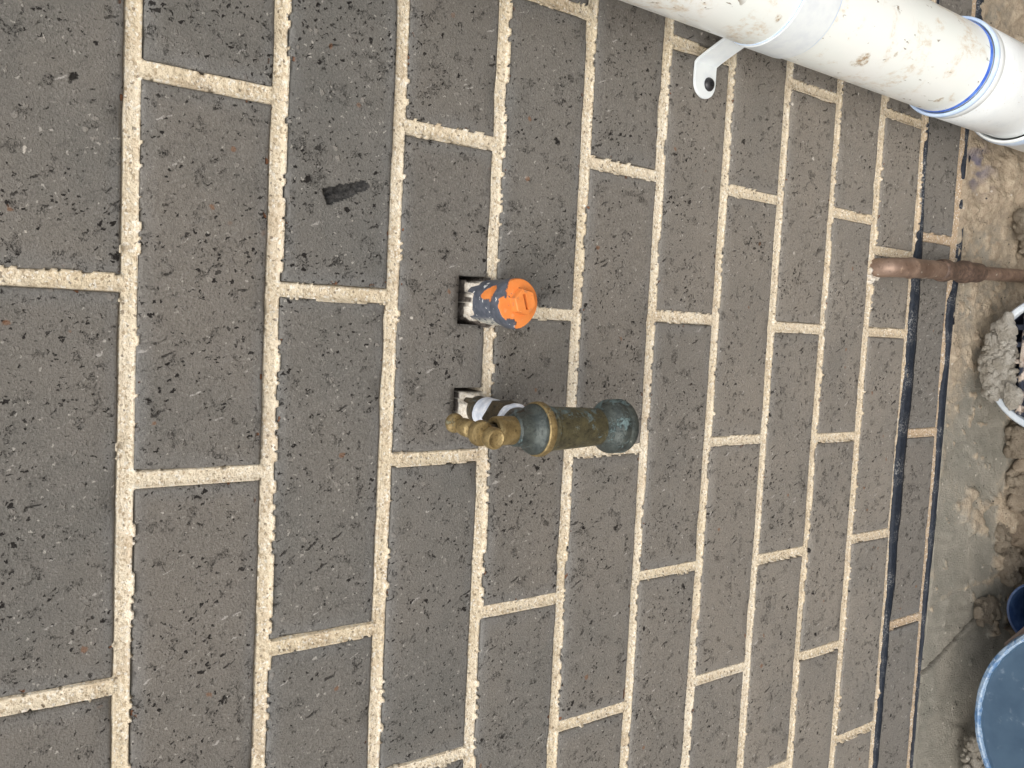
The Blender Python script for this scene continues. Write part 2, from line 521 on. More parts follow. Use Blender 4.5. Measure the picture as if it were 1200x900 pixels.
proto = {}
rng = random.Random(4)
HOLES = []
NOTCH = [(-.1400, -.1030, .7185), (-.2215, -.1880, .7180)]       # cut in the brick for the two pipes
for ci, (zl, zh, hj) in enumerate(courses):
    n = ci - 4
    for a, b in zip(hj[:-1], hj[1:]):
        ja = JH * rng.uniform(.85, 1.15); jb = JH * rng.uniform(.85, 1.15)
        x0, x1 = a + ja, b - jb; z0, z1 = zl + JH * rng.uniform(.9, 1.1), zh - JH * rng.uniform(.9, 1.1)
        if n == 11: z0 = zl + .0050
        L, H = x1 - x0, z1 - z0
        cx, cz = (x0 + x1) / 2, (z0 + z1) / 2
        gouge = None; nots = ()
        if n == 3 and a < -.2 and b > -.1:
            nots = [(p - cx, q - cx, c - cz) for p, q, c in NOTCH]
        if n == 2 and a < -.1 and b > .1:
            gouge = (-.0590 - cx, .8265 - cz, math.atan2(-.0310, .0120), .037, .0056)
        if nots or gouge:
            me, mi = brick_mesh(L, H, 77 + n, step=.0045 if nots else .0012, notches=nots, gouge=gouge, depth=.055 if nots else .03)
            me.materials.append(M['brick'])
            if gouge:
                me.materials.append(M['gouge'])
                me.polygons.foreach_set('material_index', mi)
            o = bpy.data.objects.new('brick', me); COL.objects.link(o); o.parent = wall
            if nots: o['label'] = 'brick with two square notches cut in its lower edge for the tap pipes'
            else: o['label'] = 'brick with a dark charred gouge in its face'
            sc_ = (1, 1, 1)
        else:
            small = L < .15
            key = (round(L, 2) if small else 'full', rng.randrange(12) if not small else 0)
            if key not in proto:
                PL, PH = (L, H) if small else (.2293, .0755)
                me, _ = brick_mesh(PL, PH, 11 + len(proto) * 3)
                me.materials.append(M['brick'])
                proto[key] = (me, PL, PH)
            me, PL, PH = proto[key]
            o = bpy.data.objects.new('brick', me); COL.objects.link(o); o.parent = wall
            sc_ = (L / PL, 1, H / PH)
        o.location = (cx, rng.uniform(-.0007, .0009), cz)
        o.scale = sc_
        o.rotation_euler = (rng.uniform(-.006, .006), rng.uniform(-.0025, .0025), rng.uniform(-.003, .003))

# ------------------------------------------------------------------ mortar (one continuous bed)
def axis_var(lo, a, b, hi, fine, coarse):
    return np.concatenate([np.arange(lo, a, coarse), np.arange(a, b, fine), np.arange(b, hi, coarse)])
xs = axis_var(X0 + .01, -.84, .26, X1 - .01, .00125, .006)
zs = axis_var(-.0125, -.0125, 1.06, ZJ[0] + 4.9 * .0863, .00125, .006)
nx, nz = len(xs), len(zs)
Xg, Zg = np.meshgrid(xs, zs, indexing='ij')
# signed distances into the joint: du from the brick above, dl from the brick below, dh from heads
bed = np.full_like(Zg, -1.0); up_d = np.full_like(Zg, -1.0); lo_d = np.full_like(Zg, -1.0)
allz = [c[1] for c in courses] + [0.0]
wav = (fbm(Xg, Zg * .3, 9, 61, 2) - .5) * .0016
for zj in allz:
    du = (zj + JH) - (Zg + wav * 0); dl = (Zg) - (zj - JH)
    d = np.minimum(du, dl)
    sel = d > bed
    bed = np.where(sel, d, bed); up_d = np.where(sel, du, up_d); lo_d = np.where(sel, dl, lo_d)
# J11: joint runs on down behind the membrane
j11 = np.minimum(.005 - Zg, Zg + .02)
bed = np.maximum(bed, j11)
head = np.full_like(Zg, -1.0); hl = np.full_like(Zg, 0.0)
for (zl, zh, hj) in courses:
    inb = (Zg >= zl) & (Zg < zh)
    for x in hj:
        dd = JH - np.abs(Xg - x)
        head = np.where(inb & (dd > head), dd, head)
d = np.maximum(bed, head)
# edge raggedness
n1 = fbm(Xg * .8 - Zg * .6, Zg * .8 + Xg * .6, 210, 5, 3) - .5
n2 = fbm(Xg, Zg, 45, 8, 2) - .5
n3 = fbm(Xg * .8 + Zg * .6, Zg * .8 - Xg * .6, 480, 15, 2) - .5
upper_edge = (bed >= head) & (up_d < lo_d)
e = np.where(upper_edge, .0004 + n1 * .0014 + n2 * .0010, -.0001 + n1 * .0017 + n3 * .0006 + n2 * .0011)
e = np.where(head > bed, -.0001 + n1 * .0017 + n3 * .0006 + n2 * .0010, e)
inside = d - e
y = np.where(d > 0, .0004 + .0016 * smooth01(d / .003), -.0007 - .0006 * (n1 + .5))
y = y + np.where(upper_edge & (d > 0), .0011 * smooth01(1 - d / .004), 0)
y = y + n2 * .0014 + n1 * .0010 + n3 * .0008
y = np.where(inside > 0, y, .006)
mask = d > -.0030
# fill of the two notches
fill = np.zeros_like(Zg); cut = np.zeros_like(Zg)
nf = fbm(Xg, Zg, 140, 33, 3) - .5
for k, (a, b, c) in enumerate(NOTCH):
    dn = np.minimum(np.minimum(Xg - a, b - Xg), c - Zg)
    inn = (dn > -.002) & (Zg > .686) & (Zg < c + .003)
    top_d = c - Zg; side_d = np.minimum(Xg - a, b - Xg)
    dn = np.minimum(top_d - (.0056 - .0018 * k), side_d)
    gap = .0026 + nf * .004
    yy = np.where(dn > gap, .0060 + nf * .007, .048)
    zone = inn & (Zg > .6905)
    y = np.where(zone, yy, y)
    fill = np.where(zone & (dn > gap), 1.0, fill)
    cut = np.where(zone & (dn <= gap + .0012), 1.0, cut)  # gap round the fill, marked to be painted dark as shade
    mask |= inn
# lumps of mortar squeezed out round the two pipes and at the copper pipe
for (px, pz, rr, hgt) in ((-.1225, .690, .0215, .0075), (-.2045, .697, .014, .003), (-.0575, .166, .0135, .006), (-.068, .176, .006, .004), (-.140, .686, .007, .004)):
    rd = np.hypot(Xg - px, Zg - pz)
    bumpy = smooth01((rr - rd) / (rr * .35)) * smooth01((fbm(Xg, Zg, 170, 41, 3) - .38) / .2)
    on = bumpy > .15
    y = np.where(on, np.minimum(y, -.0002) - bumpy * hgt * (.6 + n1), y)
    fill = np.where(on, .9, fill)
    mask |= on
cell = mask[:-1, :-1] & mask[1:, :-1] & mask[1:, 1:] & mask[:-1, 1:]
I, K = np.nonzero(cell)
idx = np.arange(nx * nz).reshape(nx, nz)
F = np.stack([idx[I, K], idx[I + 1, K], idx[I + 1, K + 1], idx[I, K + 1]], 1)
used = np.unique(F); remap = -np.ones(nx * nz, int); remap[used] = np.arange(len(used))
V = np.stack([Xg, y, Zg], -1).reshape(-1, 3)[used]
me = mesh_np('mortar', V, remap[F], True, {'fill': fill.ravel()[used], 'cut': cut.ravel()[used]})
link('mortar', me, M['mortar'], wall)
# the core of the wall behind the face
bm = bmesh.new()
bmesh.ops.create_cube(bm, size=1.0)
for v_ in bm.verts:
    v_.co = Vector(((X0 + X1) / 2 + v_.co.x * (X1 - X0 - .06), .085 + v_.co.y * .070, .66 + v_.co.z * 1.30))
link('mortar_backing', bm_mesh('mortar_backing', bm, False), M['mortar'], wall)

# ------------------------------------------------------------------ damp-proof membranes showing at two joints
t = NT('black_membrane', rough=.62, spec=.3)
v = t.coord()
g = t.noise(v, 420, 4, .7).outputs['Fac']
base = t.mix(t.ramp(g, .4, .75), (.008, .012, .020), (.020, .027, .040))
base = t.mix(t.math('MULTIPLY', t.ramp(t.noise(v, 30, 3).outputs['Fac'], .47, .62), t.ramp(t.noise(v, 500, 4, .75).outputs['Fac'], .50, .62)), base, (.19, .19, .185))
t.color(base)
t.bump(g, .0008, .8)
M['membrane'] = t.m
S1 = [(.80, .086, .080), (.30, .0855, .0805), (0.1434, 0.0851, 0.0814), (0.1122, 0.0849, 0.0793), (0.0901, 0.088, 0.0787), (0.0678, 0.0863, 0.0807), (0.0462, 0.0857, 0.0792), (0.0245, 0.0851, 0.0776), (0.0028, 0.0842, 0.0742), (-0.0205, 0.0875, 0.0725), (-0.0346, 0.0891, 0.0721), (-0.0636, 0.0893, 0.0714), (-0.0876, 0.0884, 0.0695), (-0.137, 0.0892, 0.0683), (-0.1623, 0.0882, 0.0691), (-0.2112, 0.0901, 0.0691), (-0.2367, 0.0918, 0.0709), (-0.288, 0.0926, 0.0725), (-0.344, 0.0914, 0.0716), (-0.3817, 0.0899, 0.0735), (-0.4334, 0.0879, 0.0714), (-0.4778, 0.088, 0.0763), (-0.5225, 0.0878, 0.0754), (-0.5688, 0.0866, 0.0762), (-0.6137, 0.088, 0.0753), (-0.6595, 0.0871, 0.0773), (-1.25, .087, .077)]
S2 = [(.80, -.006, -.021), (.30, -.006, -.021), (0.1401, -0.0058, -0.0224), (0.1278, -0.0059, -0.0214), (0.1055, -0.0088, -0.0223), (0.0808, -0.0029, -0.0212), (0.0698, -0.0055, -0.0211), (0.0651, -0.0169, -0.0211), (0.0551, -0.0123, -0.0207), (0.0355, -0.0062, -0.0197), (0.027, -0.014, -0.0182), (0.0134, -0.0137, -0.0185), (-0.0113, -0.009, -0.0189), (-0.0324, -0.0084, -0.0189), (-0.0674, -0.006, -0.0165), (-0.0828, 0.0029, -0.0142), (-0.1092, 0.0032, -0.0162), (-0.1345, -0.0027, -0.0174), (-0.1611, -0.0045, -0.0148), (-0.1868, 0.0014, -0.0137), (-0.2126, 0.0009, -0.0132), (-0.2395, 0.0006, -0.0141), (-0.2655, -0.0016, -0.0134), (-0.2927, -0.0019, -0.0146), (-0.3461, -0.0023, -0.014), (-0.4, -0.0021, -0.0113), (-0.4537, 0.000, -0.0095), (-0.5077, -0.0024, -0.0087), (-0.5705, -0.0022, -0.0079), (-0.6272, -0.0026, -0.0079), (-0.6844, -0.0037, -0.0081), (-1.25, -.004, -.009)]
def strip(S, y_top, y_low, seed):
    S = S[::-1]
    px = [s[0] for s in S]
    X = np.arange(-1.24, .79, .0025)
    hi = np.interp(X, px, [s[1] for s in S]) - .0018 + (fbm(X, X * 0, 150, seed, 3) - .5) * .0022
    lo = np.interp(X, px, [s[2] for s in S]) + .0022 + (fbm(X, X * 0 + 5, 90, seed + 3, 3) - .5) * .0016
    rows = []
    m_ = 5
    for k in range(m_):
        f = k / (m_ - 1)
        z = hi * (1 - f) + lo * f
        yy = y_top * (1 - f) + y_low * f + (fbm(X, z, 60, seed + 9, 3) - .5) * .0014 - .0006 * math.sin(math.pi * f)
        rows.append(np.stack([X, yy, z], 1))
    rows.append(np.stack([X, np.full_like(X, y_low + .0075), lo + .0004], 1))
    rows.insert(0, np.stack([X, np.full_like(X, y_top + .0075), hi - .0004], 1))
    n_ = len(X); V = np.vstack(rows)
    F = []
    for r_ in range(len(rows) - 1):
        a = np.arange(n_ - 1) + r_ * n_
        F.append(np.stack([a, a + n_, a + n_ + 1, a + 1], 1))
    return mesh_np('damp_proof_membrane', V, np.vstack(F), True)
link('damp_proof_membrane', strip(S1, -.0010, -.0020, 3), M['membrane'], wall)['label'] = 'wide black membrane strip hanging over the lowest brick course'
link('damp_proof_membrane', strip(S2, -.0010, -.0020, 8), M['membrane'], wall)['label'] = 'thin ragged black membrane at the foot of the brickwork'

# ------------------------------------------------------------------ slab edge below the brickwork
def poly_dist(X, Z, pts):
    best = np.full_like(X, 9.0)
    for (a, b), (c, d_) in zip(pts[:-1], pts[1:]):
        ux, uz = c - a, d_ - b; L2 = ux * ux + uz * uz
        tt = np.clip(((X - a) * ux + (Z - b) * uz) / L2, 0, 1)
        best = np.minimum(best, np.hypot(X - a - tt * ux, Z - b - tt * uz))
    return best
CR1 = [(-.5720, .03), (-.5579, -.0137), (-.5471, -.044), (-.5323, -.0746), (-.5149, -.1011), (-.5041, -.1272), (-.4946, -.1568)]
CR2 = [(-.478, .0096), (-.4719, -.0207), (-.4614, -.0623), (-.4569, -.1023), (-.4548, -.1542), (-.4484, -.1777)]
xs = axis_var(X0, -.80, .30, X1, .0022, .008)
zs = np.arange(-.40, -.0085, .0022)
Xg, Zg = np.meshgrid(xs, zs, indexing='ij')
dep = np.clip(-Zg / .17, 0, 2.2)
side = smooth01((Xg + .42) / .40)              # tan clay splashes to the right of the wall, bare concrete to the left
c1 = fbm(Xg, Zg, 14, 71, 4); c2 = fbm(Xg, Zg, 55, 72, 4); c3 = fbm(Xg, Zg, 130, 74, 3)
crust = smooth01((c1 + .35 * c2 + .20 * side + .25 * dep - 1.03) / .10)
flake = smooth01((c2 * .7 + c3 * .5 + .16 * side + .06 * dep - .86) / .05)
y = -.0020 - .011 * dep ** 2 - (c1 - .5) * .006 - (c2 - .5) * .0022 * (1 + side)
y = y - crust * (.003 + .012 * (c2 - .3) * dep) - flake * .0022
dr = np.sin(Xg * 260 + c1 * 20) * smooth01((fbm(Xg * 1.0, Zg * .35, 26, 80, 3) - .55) / .15)   # runs down the face
y = y - dr * .0009
k1 = poly_dist(Xg + (c3 - .5) * .004, Zg, CR1)
w1 = .0012 + .0011 * smooth01((Zg + .13) / .06)
y = y + .0070 * np.exp(-(k1 / (w1 * 1.3)) ** 2) * smooth01((Zg + .165) / .02)
below1 = smooth01(((-.5579 - Xg) + (-.0137 - Zg) * -.45) / .03 + .0)
y = y - .0016 * np.exp(-((k1 - .006) / .005) ** 2)
k2 = poly_dist(Xg + (c2 - .5) * .008, Zg, CR2)
y = y + .0012 * np.exp(-(k2 / .004) ** 2)
clay = np.clip(.16 + .62 * side + .45 * (c1 - .5) * 2 + .55 * crust * (0.35 + side) + .5 * flake + .28 * smooth01((dep - .75) / .3) - .10, 0, 1)
clay = np.clip(clay * (.25 + .75 * smooth01((Xg + .70) / .35)) + .40 * crust * smooth01((dep - .55) / .3), 0, 1)
kz = np.exp(-(k2 / .004) ** 2)
clay = np.clip(clay + .35 * kz, 0, 1)
blue = smooth01((fbm(Xg, Zg * .5, 60, 90, 3) - .52) / .12) * np.exp(-((Xg - .085) / .028) ** 2) * np.exp(-((Zg + .030) / .028) ** 2)
idx = np.arange(Xg.size).reshape(Xg.shape)
F = np.stack([idx[:-1, :-1].ravel(), idx[1:, :-1].ravel(), idx[1:, 1:].ravel(), idx[:-1, 1:].ravel()], 1)
V = np.stack([Xg, y, Zg], -1).reshape(-1, 3)
# a top ledge and a back so that the slab has thickness
n0 = len(V)
top = np.stack([xs, np.full_like(xs, .12), np.full_like(xs, zs[-1])], 1)
V = np.vstack([V, top])
a = np.arange(len(xs) - 1)
F = np.vstack([F, np.stack([idx[a, -1], idx[a + 1, -1], n0 + a + 1, n0 + a], 1)])
zero = np.zeros(len(xs))
me = mesh_np('slab_edge', V, F, True, {'clay': np.concatenate([clay.ravel(), zero]), 'blue': np.concatenate([blue.ravel(), zero]), 'crack_dark': np.concatenate([np.clip(np.exp(-(k1 / (w1 * 1.1)) ** 2) * smooth01((Zg + .165) / .02) * (.55 + .8 * c3), 0, 1).ravel(), zero])})
t = NT('clay_splashed_concrete', rough=.9, spec=.15)
v = t.coord()
ca = t.n('ShaderNodeAttribute', attribute_name='clay').outputs['Fac']
ba = t.n('ShaderNodeAttribute', attribute_name='blue').outputs['Fac']
g = t.noise(v, 480, 5, .7).outputs['Fac']
g2 = t.noise(v, 120, 5, .65).outputs['Fac']
g3 = t.noise(v, 24, 4, .6).outputs['Fac']
con = t.mix(t.ramp(g3, .3, .7), (.245, .232, .192), (.325, .300, .248))
con = t.mix(t.ramp(g, .5, .75, 0, .5), con, (.33, .31, .27))
con = t.mix(t.ramp(g, .44, .28, 0, .6), con, (.09, .08, .065))
cl = t.mix(t.ramp(g2, .3, .7), (.35, .278, .200), (.48, .400, .295))
cl = t.mix(t.ramp(g, .45, .28, 0, .6), cl, (.16, .105, .065))
cf = t.ramp(t.math('ADD', ca, t.math('MULTIPLY', t.math('SUBTRACT', g2, .5), .9)), .22, .75)
base = t.mix(cf, con, cl)
vo = t.voro(v, 150)
cm = t.n('ShaderNodeSeparateColor'); t.l(vo.outputs['Color'], cm.inputs[0])
base = t.mix(t.math('MULTIPLY', t.ramp(cm.outputs[0], .955, .96), t.ramp(vo.outputs['Distance'], .30, .15)), base, (.55, .50, .42))
base = t.mix(t.math('MULTIPLY', t.ramp(cm.outputs[1], .90, .91), t.ramp(vo.outputs['Distance'], .26, .12)), base, (.055, .047, .04))
base = t.mix(t.math('MULTIPLY', ba, .75), base, (.045, .06, .15))
base = t.mix(t.math('MULTIPLY', t.n('ShaderNodeAttribute', attribute_name='crack_dark').outputs['Fac'], .85), base, (.045, .038, .030))  # darker tone along the crack groove
t.color(base)
t.bump(t.math('ADD', t.math('MULTIPLY', g, 1.5), g2), .0020, 1.0)
M['slab'] = t.m
so = link('slab_edge', me, M['slab'])
tag(so, 'cracked grey concrete slab edge splashed with tan clay below the brickwork', 'slab')

# ------------------------------------------------------------------ soil
t = NT('clay_soil', rough=.95, spec=.1)
v = t.coord()
g = t.noise(v, 420, 5, .7).outputs['Fac']
g2 = t.noise(v, 70, 5, .65).outputs['Fac']
g3 = t.noise(v, 12, 4, .6).outputs['Fac']
base = t.mix(t.ramp(g3, .35, .65), (.32, .255, .185), (.44, .365, .275))
base = t.mix(t.ramp(g2, .5, .75, 0, .7), base, (.40, .31, .21))
base = t.mix(t.ramp(g, .45, .3, 0, .7), base, (.11, .072, .045))
t.color(base)
gf = t.noise(v, 900, 3, .7).outputs['Fac']
t.bump(t.math('ADD', t.math('ADD', g, gf), t.math('MULTIPLY', g2, 1.5)), .004, 1.0)
M['soil'] = t.m
def soil_h(X, Y):
    c1 = fbm(X, Y, 11, 101, 4) - .5; c2 = fbm(X, Y, 45, 102, 4) - .5; c3 = fbm(X, Y, 140, 103, 3) - .5
    near = np.exp(-((Y + .012) / .045) ** 2)
    z = -.212 + c1 * .040 + c2 * .022 * (.6 + near) + c3 * .006 + near * (.006 + c1 * .03)
    z = z + .020 * smooth01(np.abs(c2) * 6 - .6) * near
    z = z + .018 * smooth01((X + .42) / .20) * np.exp(-((Y + .03) / .10) ** 2)      # clay banked up round the drain
    return z
xs = np.concatenate([-np.geomspace(60, 1.3, 26)[:-1], np.arange(-1.3, -.85, .02), np.arange(-.85, .32, .004), np.arange(.32, .9, .02), np.geomspace(.9, 60, 26)])
ys = np.concatenate([-np.geomspace(60, .9, 26)[:-1], np.arange(-.9, -.30, .02), np.arange(-.30, .016, .004)])
Xg, Yg = np.meshgrid(xs, ys, indexing='ij')
Zg = soil_h(Xg, Yg)
far = smooth01((np.hypot(Xg, Yg) - 1.2) / 3)
Zg = Zg * (1 - far) + far * -.20
idx = np.arange(Xg.size).reshape(Xg.shape)
F = np.stack([idx[:-1, :-1].ravel(), idx[1:, :-1].ravel(), idx[1:, 1:].ravel(), idx[:-1, 1:].ravel()], 1)
me = mesh_np('ground', np.stack([Xg, Yg, Zg], -1).reshape(-1, 3), F, True)
tag(link('ground', me, M['soil']), kind='structure')

# ------------------------------------------------------------------ clods of clay, a lump of concrete
t = NT('dry_clay_clod', rough=.95, spec=.1)
v, oi = t.rand_vec()
g = t.noise(v, 350, 5, .7).outputs['Fac']; g2 = t.noise(v, 80, 4).outputs['Fac']
base = t.mix(t.ramp(g2, .3, .7), (.33, .27, .20), (.47, .395, .30))
base = t.mix(t.ramp(oi, 0, 1, 0, .5), base, (.27, .235, .185))
base = t.mix(t.ramp(g, .45, .3, 0, .6), base, (.12, .085, .055))
gf = t.noise(v, 1000, 3, .7).outputs['Fac']
base = t.mix(t.ramp(gf, .56, .72, 0, .5), base, (.50, .43, .34))
t.color(base); t.bump(t.math('ADD', t.math('MULTIPLY', g, 1.6), gf), .005, 1.0)
M['clod'] = t.m
t = NT('pale_rough_concrete', rough=.95, spec=.1)
v = t.coord()
g = t.noise(v, 300, 5, .7).outputs['Fac']; g2 = t.noise(v, 70, 4).outputs['Fac']
base = t.mix(t.ramp(g2, .3, .7), (.46, .415, .34), (.66, .62, .54))
base = t.mix(t.ramp(g, .42, .28, 0, .5), base, (.20, .17, .13))
base = t.mix(t.ramp(g, .58, .75, 0, .6), base, (.68, .65, .58))
t.color(base); gf = t.noise(v, 1000, 3, .7).outputs['Fac']
t.bump(t.math('ADD', t.math('MULTIPLY', g, 1.8), t.math('ADD', g2, gf)), .005, 1.0)
M['rubble'] = t.m
def clod(name, loc, rad, seed, label, cat, mat, squash=(1, 1, 1), group=None, sub=4, rough=.45, rot=0):
    me = bm_mesh(name, lump(rad, seed, squash, sub, rough), True, 60)
    o = link(name, me, mat); o.location = loc; o.rotation_euler = (0, 0, rot)
    return tag(o, label, cat, group)

def crumble(name, loc, dims, n_, r0, r1, seed, label, cat, mat, group=None, rot=0, core=True):
    """a friable heap: a rough core with many small grains stuck to it, one mesh"""
    rg = random.Random(seed)
    bm = bmesh.new()
    parts = []
    if core: parts.append((lump(1.0, seed, (dims[0] * .86, dims[1] * .86, dims[2] * .86), 4, .30), Vector((0, 0, 0))))
    for k in range(n_):
        a_ = rg.uniform(0, 2 * math.pi); zz = rg.uniform(-.6, 1)
        q = math.sqrt(max(0, 1 - zz * zz)); f_ = rg.uniform(.78, 1.02)
        p = Vector((dims[0] * q * math.cos(a_), dims[1] * q * math.sin(a_), dims[2] * zz)) * f_
        r_ = r0 + (r1 - r0) * rg.random() ** 2.2
        parts.append((lump(r_, seed + k * 3 + 1, (rg.uniform(.7, 1.3), rg.uniform(.7, 1.2), rg.uniform(.5, .9)), 2, .45), p))
    for pb, off in parts:
        for v_ in pb.verts: v_.co = v_.co + off
        tmp = bpy.data.meshes.new('tmp'); pb.to_mesh(tmp); pb.free()
        bm.from_mesh(tmp); bpy.data.meshes.remove(tmp)
    o = link(name, bm_mesh(name, bm, True, 70), mat); o.location = loc; o.rotation_euler = (0, 0, rot)
    return tag(o, label, cat, group)
G = 'clay clods along the slab edge'
crumble('clay_clod', (.024, -.026, -.128), (.018, .014, .018), 30, .003, .008, 3, 'dark clay clod wedged by the slab edge above the copper pipe', 'clod', M['clod'], G)
crumble('clay_clod', (-.002, -.026, -.146), (.013, .012, .013), 22, .003, .007, 9, 'small dark clay clod touching the upper side of the copper pipe', 'clod', M['clod'], G)
crumble('clay_clod', (-.262, -.026, -.164), (.024, .014, .018), 40, .003, .009, 14, 'crumbled clay clod beside the white drain grate rim', 'clod', M['clod'], G)
crumble('clay_clod', (-.318, -.020, -.182), (.026, .014, .020), 40, .003, .009, 15, 'clay clod at the slab foot midway between drain and blue pail', 'clod', M['clod'], G)
crumble('clay_clod', (-.394, -.017, -.166), (.022, .007, .016), 30, .002, .007, 21, 'flat tan clay clod stuck to the slab edge, nearest the crack', 'clod', M['clod'], G)
crumble('clay_clod', (-.432, -.019, -.188), (.026, .013, .022), 40, .003, .010, 27, 'largest clay clod at the slab foot right of the open blue pipe', 'clod', M['clod'], G)
crumble('clay_clod', (-.494, -.016, -.142), (.020, .009, .030), 50, .002, .008, 31, 'ridge of clay pressed between the slab edge and the open blue pipe', 'clod', M['clod'], G)
crumble('concrete_lump', (-.685, -.036, -.108), (.040, .016, .026), 90, .003, .008, 40, 'pale rough concrete lump jammed between the slab edge and the blue pail', 'rubble', M['rubble'])

# ------------------------------------------------------------------ white downpipe
t = NT('white_pvc_stained', rough=.32, spec=.5)
v = t.coord('Object')
g = t.noise(v, 60, 4, .6).outputs['Fac']
base = t.mix(t.ramp(t.noise(v, 9, 3).outputs['Fac'], .3, .7), (.775, .81, .765), (.82, .825, .785))
stain = None
for (px, py, pz, rr) in ((.1089, -.0959, .372, .0105), (.1075, -.0945, .3665, .006), (.1043, -.0853, .2211, .0045), (.1037, -.0623, .2142, .003), (.1127, -.1012, .4972, .004), (.1131, -.1018, .4417, .003), (.118, -.107, .338, .0045)):
    d_ = t.n('ShaderNodeVectorMath', operation='DISTANCE')
    t.l(v, d_.inputs[0]); d_.inputs[1].default_value = (px, py, pz)
    q = t.math('ADD', d_.outputs['Value'], t.math('MULTIPLY', t.math('SUBTRACT', g, .5), rr * 2.6))
    q = t.ramp(q, rr, rr * .35)
    stain = q if stain is None else t.math('MAXIMUM', stain, q)
gr = t.noise(v, 230, 4, .7).outputs['Fac']
s1 = t.math('MULTIPLY', stain, t.ramp(gr, .40, .62))
base = t.mix(t.math('MULTIPLY', stain, .35), base, (.60, .52, .38))
base = t.mix(t.math('MULTIPLY', s1, .85), base, (.30, .19, .085))
wide = t.math('MULTIPLY', t.ramp(t.noise(v, 24, 5, .65, .6).outputs['Fac'], .51, .64), t.ramp(t.noise(t.mapping(v, (1, 1, .6)), 170, 4, .75).outputs['Fac'], .40, .66))
base = t.mix(t.math('MULTIPLY', wide, .75), base, (.58, .47, .32))
fl = t.math('MULTIPLY', t.ramp(t.noise(t.mapping(v, (1, 1, .45)), 190, 2, .5, .8).outputs['Fac'], .665, .70), t.ramp(t.noise(v, 28, 2).outputs['Fac'], .46, .58))
base = t.mix(t.math('MULTIPLY', fl, .85), base, (.20, .15, .10))
t.color(base)
t.bump(t.math('ADD', t.math('MULTIPLY', s1, .6), t.math('MULTIPLY', fl, .5)), .0008, .6)
t.l(t.math('ADD', t.math('MULTIPLY', stain, .4), .30), t.b.inputs['Roughness'])
M['pvc'] = t.m
t = NT('white_pvc_fitting', rough=.28, spec=.5)
v = t.coord()
base = t.mix(t.ramp(t.noise(v, 40, 4).outputs['Fac'], .4, .7), (.78, .81, .80), (.71, .745, .745))
base = t.mix(t.math('MULTIPLY', t.ramp(t.noise(v, 300, 3).outputs['Fac'], .66, .72), .5), base, (.45, .38, .29))
t.color(base)
M['fitting'] = t.m
t = NT('pale_blue_primed_pvc', rough=.3, spec=.5)
t.color(t.mix(t.ramp(t.noise(t.coord(), 60, 4).outputs['Fac'], .35, .7), (.50, .64, .84), (.66, .76, .88)))
M['lip'] = t.m
t = NT('blue_pipe_primer', rough=.35, spec=.5)
t.color(t.mix(t.ramp(t.noise(t.coord(), 90, 4).outputs['Fac'], .35, .7), (.03, .10, .48), (.10, .22, .62)))
M['primer'] = t.m
PX, PY = .1475, -.0727
dp = thing('downpipe', 'thick white plastic downpipe with clay stains and a blue primer line at its socket', 'pipe', (PX, PY, -.19))
def place(name, bm, mat, parent, smooth=True, sharp=35):
    me = bm_mesh(name, bm, smooth, sharp)
    o = link(name, me, mat, parent)
    o.matrix_parent_inverse = Matrix.Translation(-parent.location)
    return o
axis_o = (PX, PY, 0)
place('pipe', lathe([(.045, .150), (.045, .30), (.045, .50), (.045, 1.9)], axis_o, (0, 0, 1), 72), M['pvc'], dp)
place('primer_ring', lathe([(.0449, .1905), (.0453, .190), (.0456, .188), (.0457, .1860), (.0449, .1855)], axis_o, (0, 0, 1), 72), M['primer'], dp)
so_ = place('socket', lathe([(.0478, .1785), (.0487, .177), (.0487, .168), (.0484, .1675), (.0484, .166), (.0487, .1655), (.0485, .120), (.0482, .074), (.0474, .071), (.0472, .050), (.0472, .036)], axis_o, (0, 0, 1), 72), M['fitting'], dp)
lp = link('socket_lip', bm_mesh('socket_lip', lathe([(.0460, .1835), (.0470, .1855), (.0490, .1855), (.0498, .184), (.0498, .180), (.0488, .1785), (.0470, .1780)], axis_o, (0, 0, 1), 72)), M['lip'], so_)
ls = place('lower_socket', lathe([(.0476, .026), (.0484, .034), (.0500, .0385), (.0520, .0385), (.0532, .036), (.0532, .020), (.0522, .018), (.0520, -.06), (.0500, -.075), (.0480, -.08), (.0480, -.24)], axis_o, (0, 0, 1), 72), M['fitting'], dp)
link('socket_lip', bm_mesh('socket_lip', lathe([(.0533, .0365), (.0536, .034), (.0536, .024), (.0533, .0215)], axis_o, (0, 0, 1), 72)), M['lip'], ls)

# clip holding the downpipe to the wall
t = NT('white_painted_metal', rough=.38, spec=.5)
t.color(t.mix(t.ramp(t.noise(t.coord(), 90, 4).outputs['Fac'], .4, .7), (.72, .76, .76), (.66, .70, .72)))
M['clip'] = t.m
t = NT('black_screw', rough=.4, spec=.5)
t.color((.018, .018, .02))
M['screw'] = t.m
clip = thing('pipe_clip', 'white metal clip round the downpipe with a rounded tab screwed to the wall', 'pipe clip', (PX, -.004, .4686))
place('band', lathe([(.0449, .4395), (.0460, .4395), (.0466, .4402), (.0466, .4830), (.0460, .4837), (.0449, .4837)], axis_o, (0, 0, 1), 72), M['clip'], clip)
place('band_edge', lathe([(.0449, .4839), (.0455, .4840), (.0457, .4850), (.0449, .4853)], axis_o, (0, 0, 1), 72), M['lip'], clip)
place('band_edge', lathe([(.0449, .4380), (.0456, .4381), (.0457, .4392), (.0449, .4393)], axis_o, (0, 0, 1), 72), M['lip'], clip)
zc, hw = .4686, .0140
secs = []
for k in range(9):
    a_ = math.pi / 2 * k / 8
    secs.append((.0875 - hw * math.cos(a_), -.0012, max(hw * math.sin(a_), .0006)))
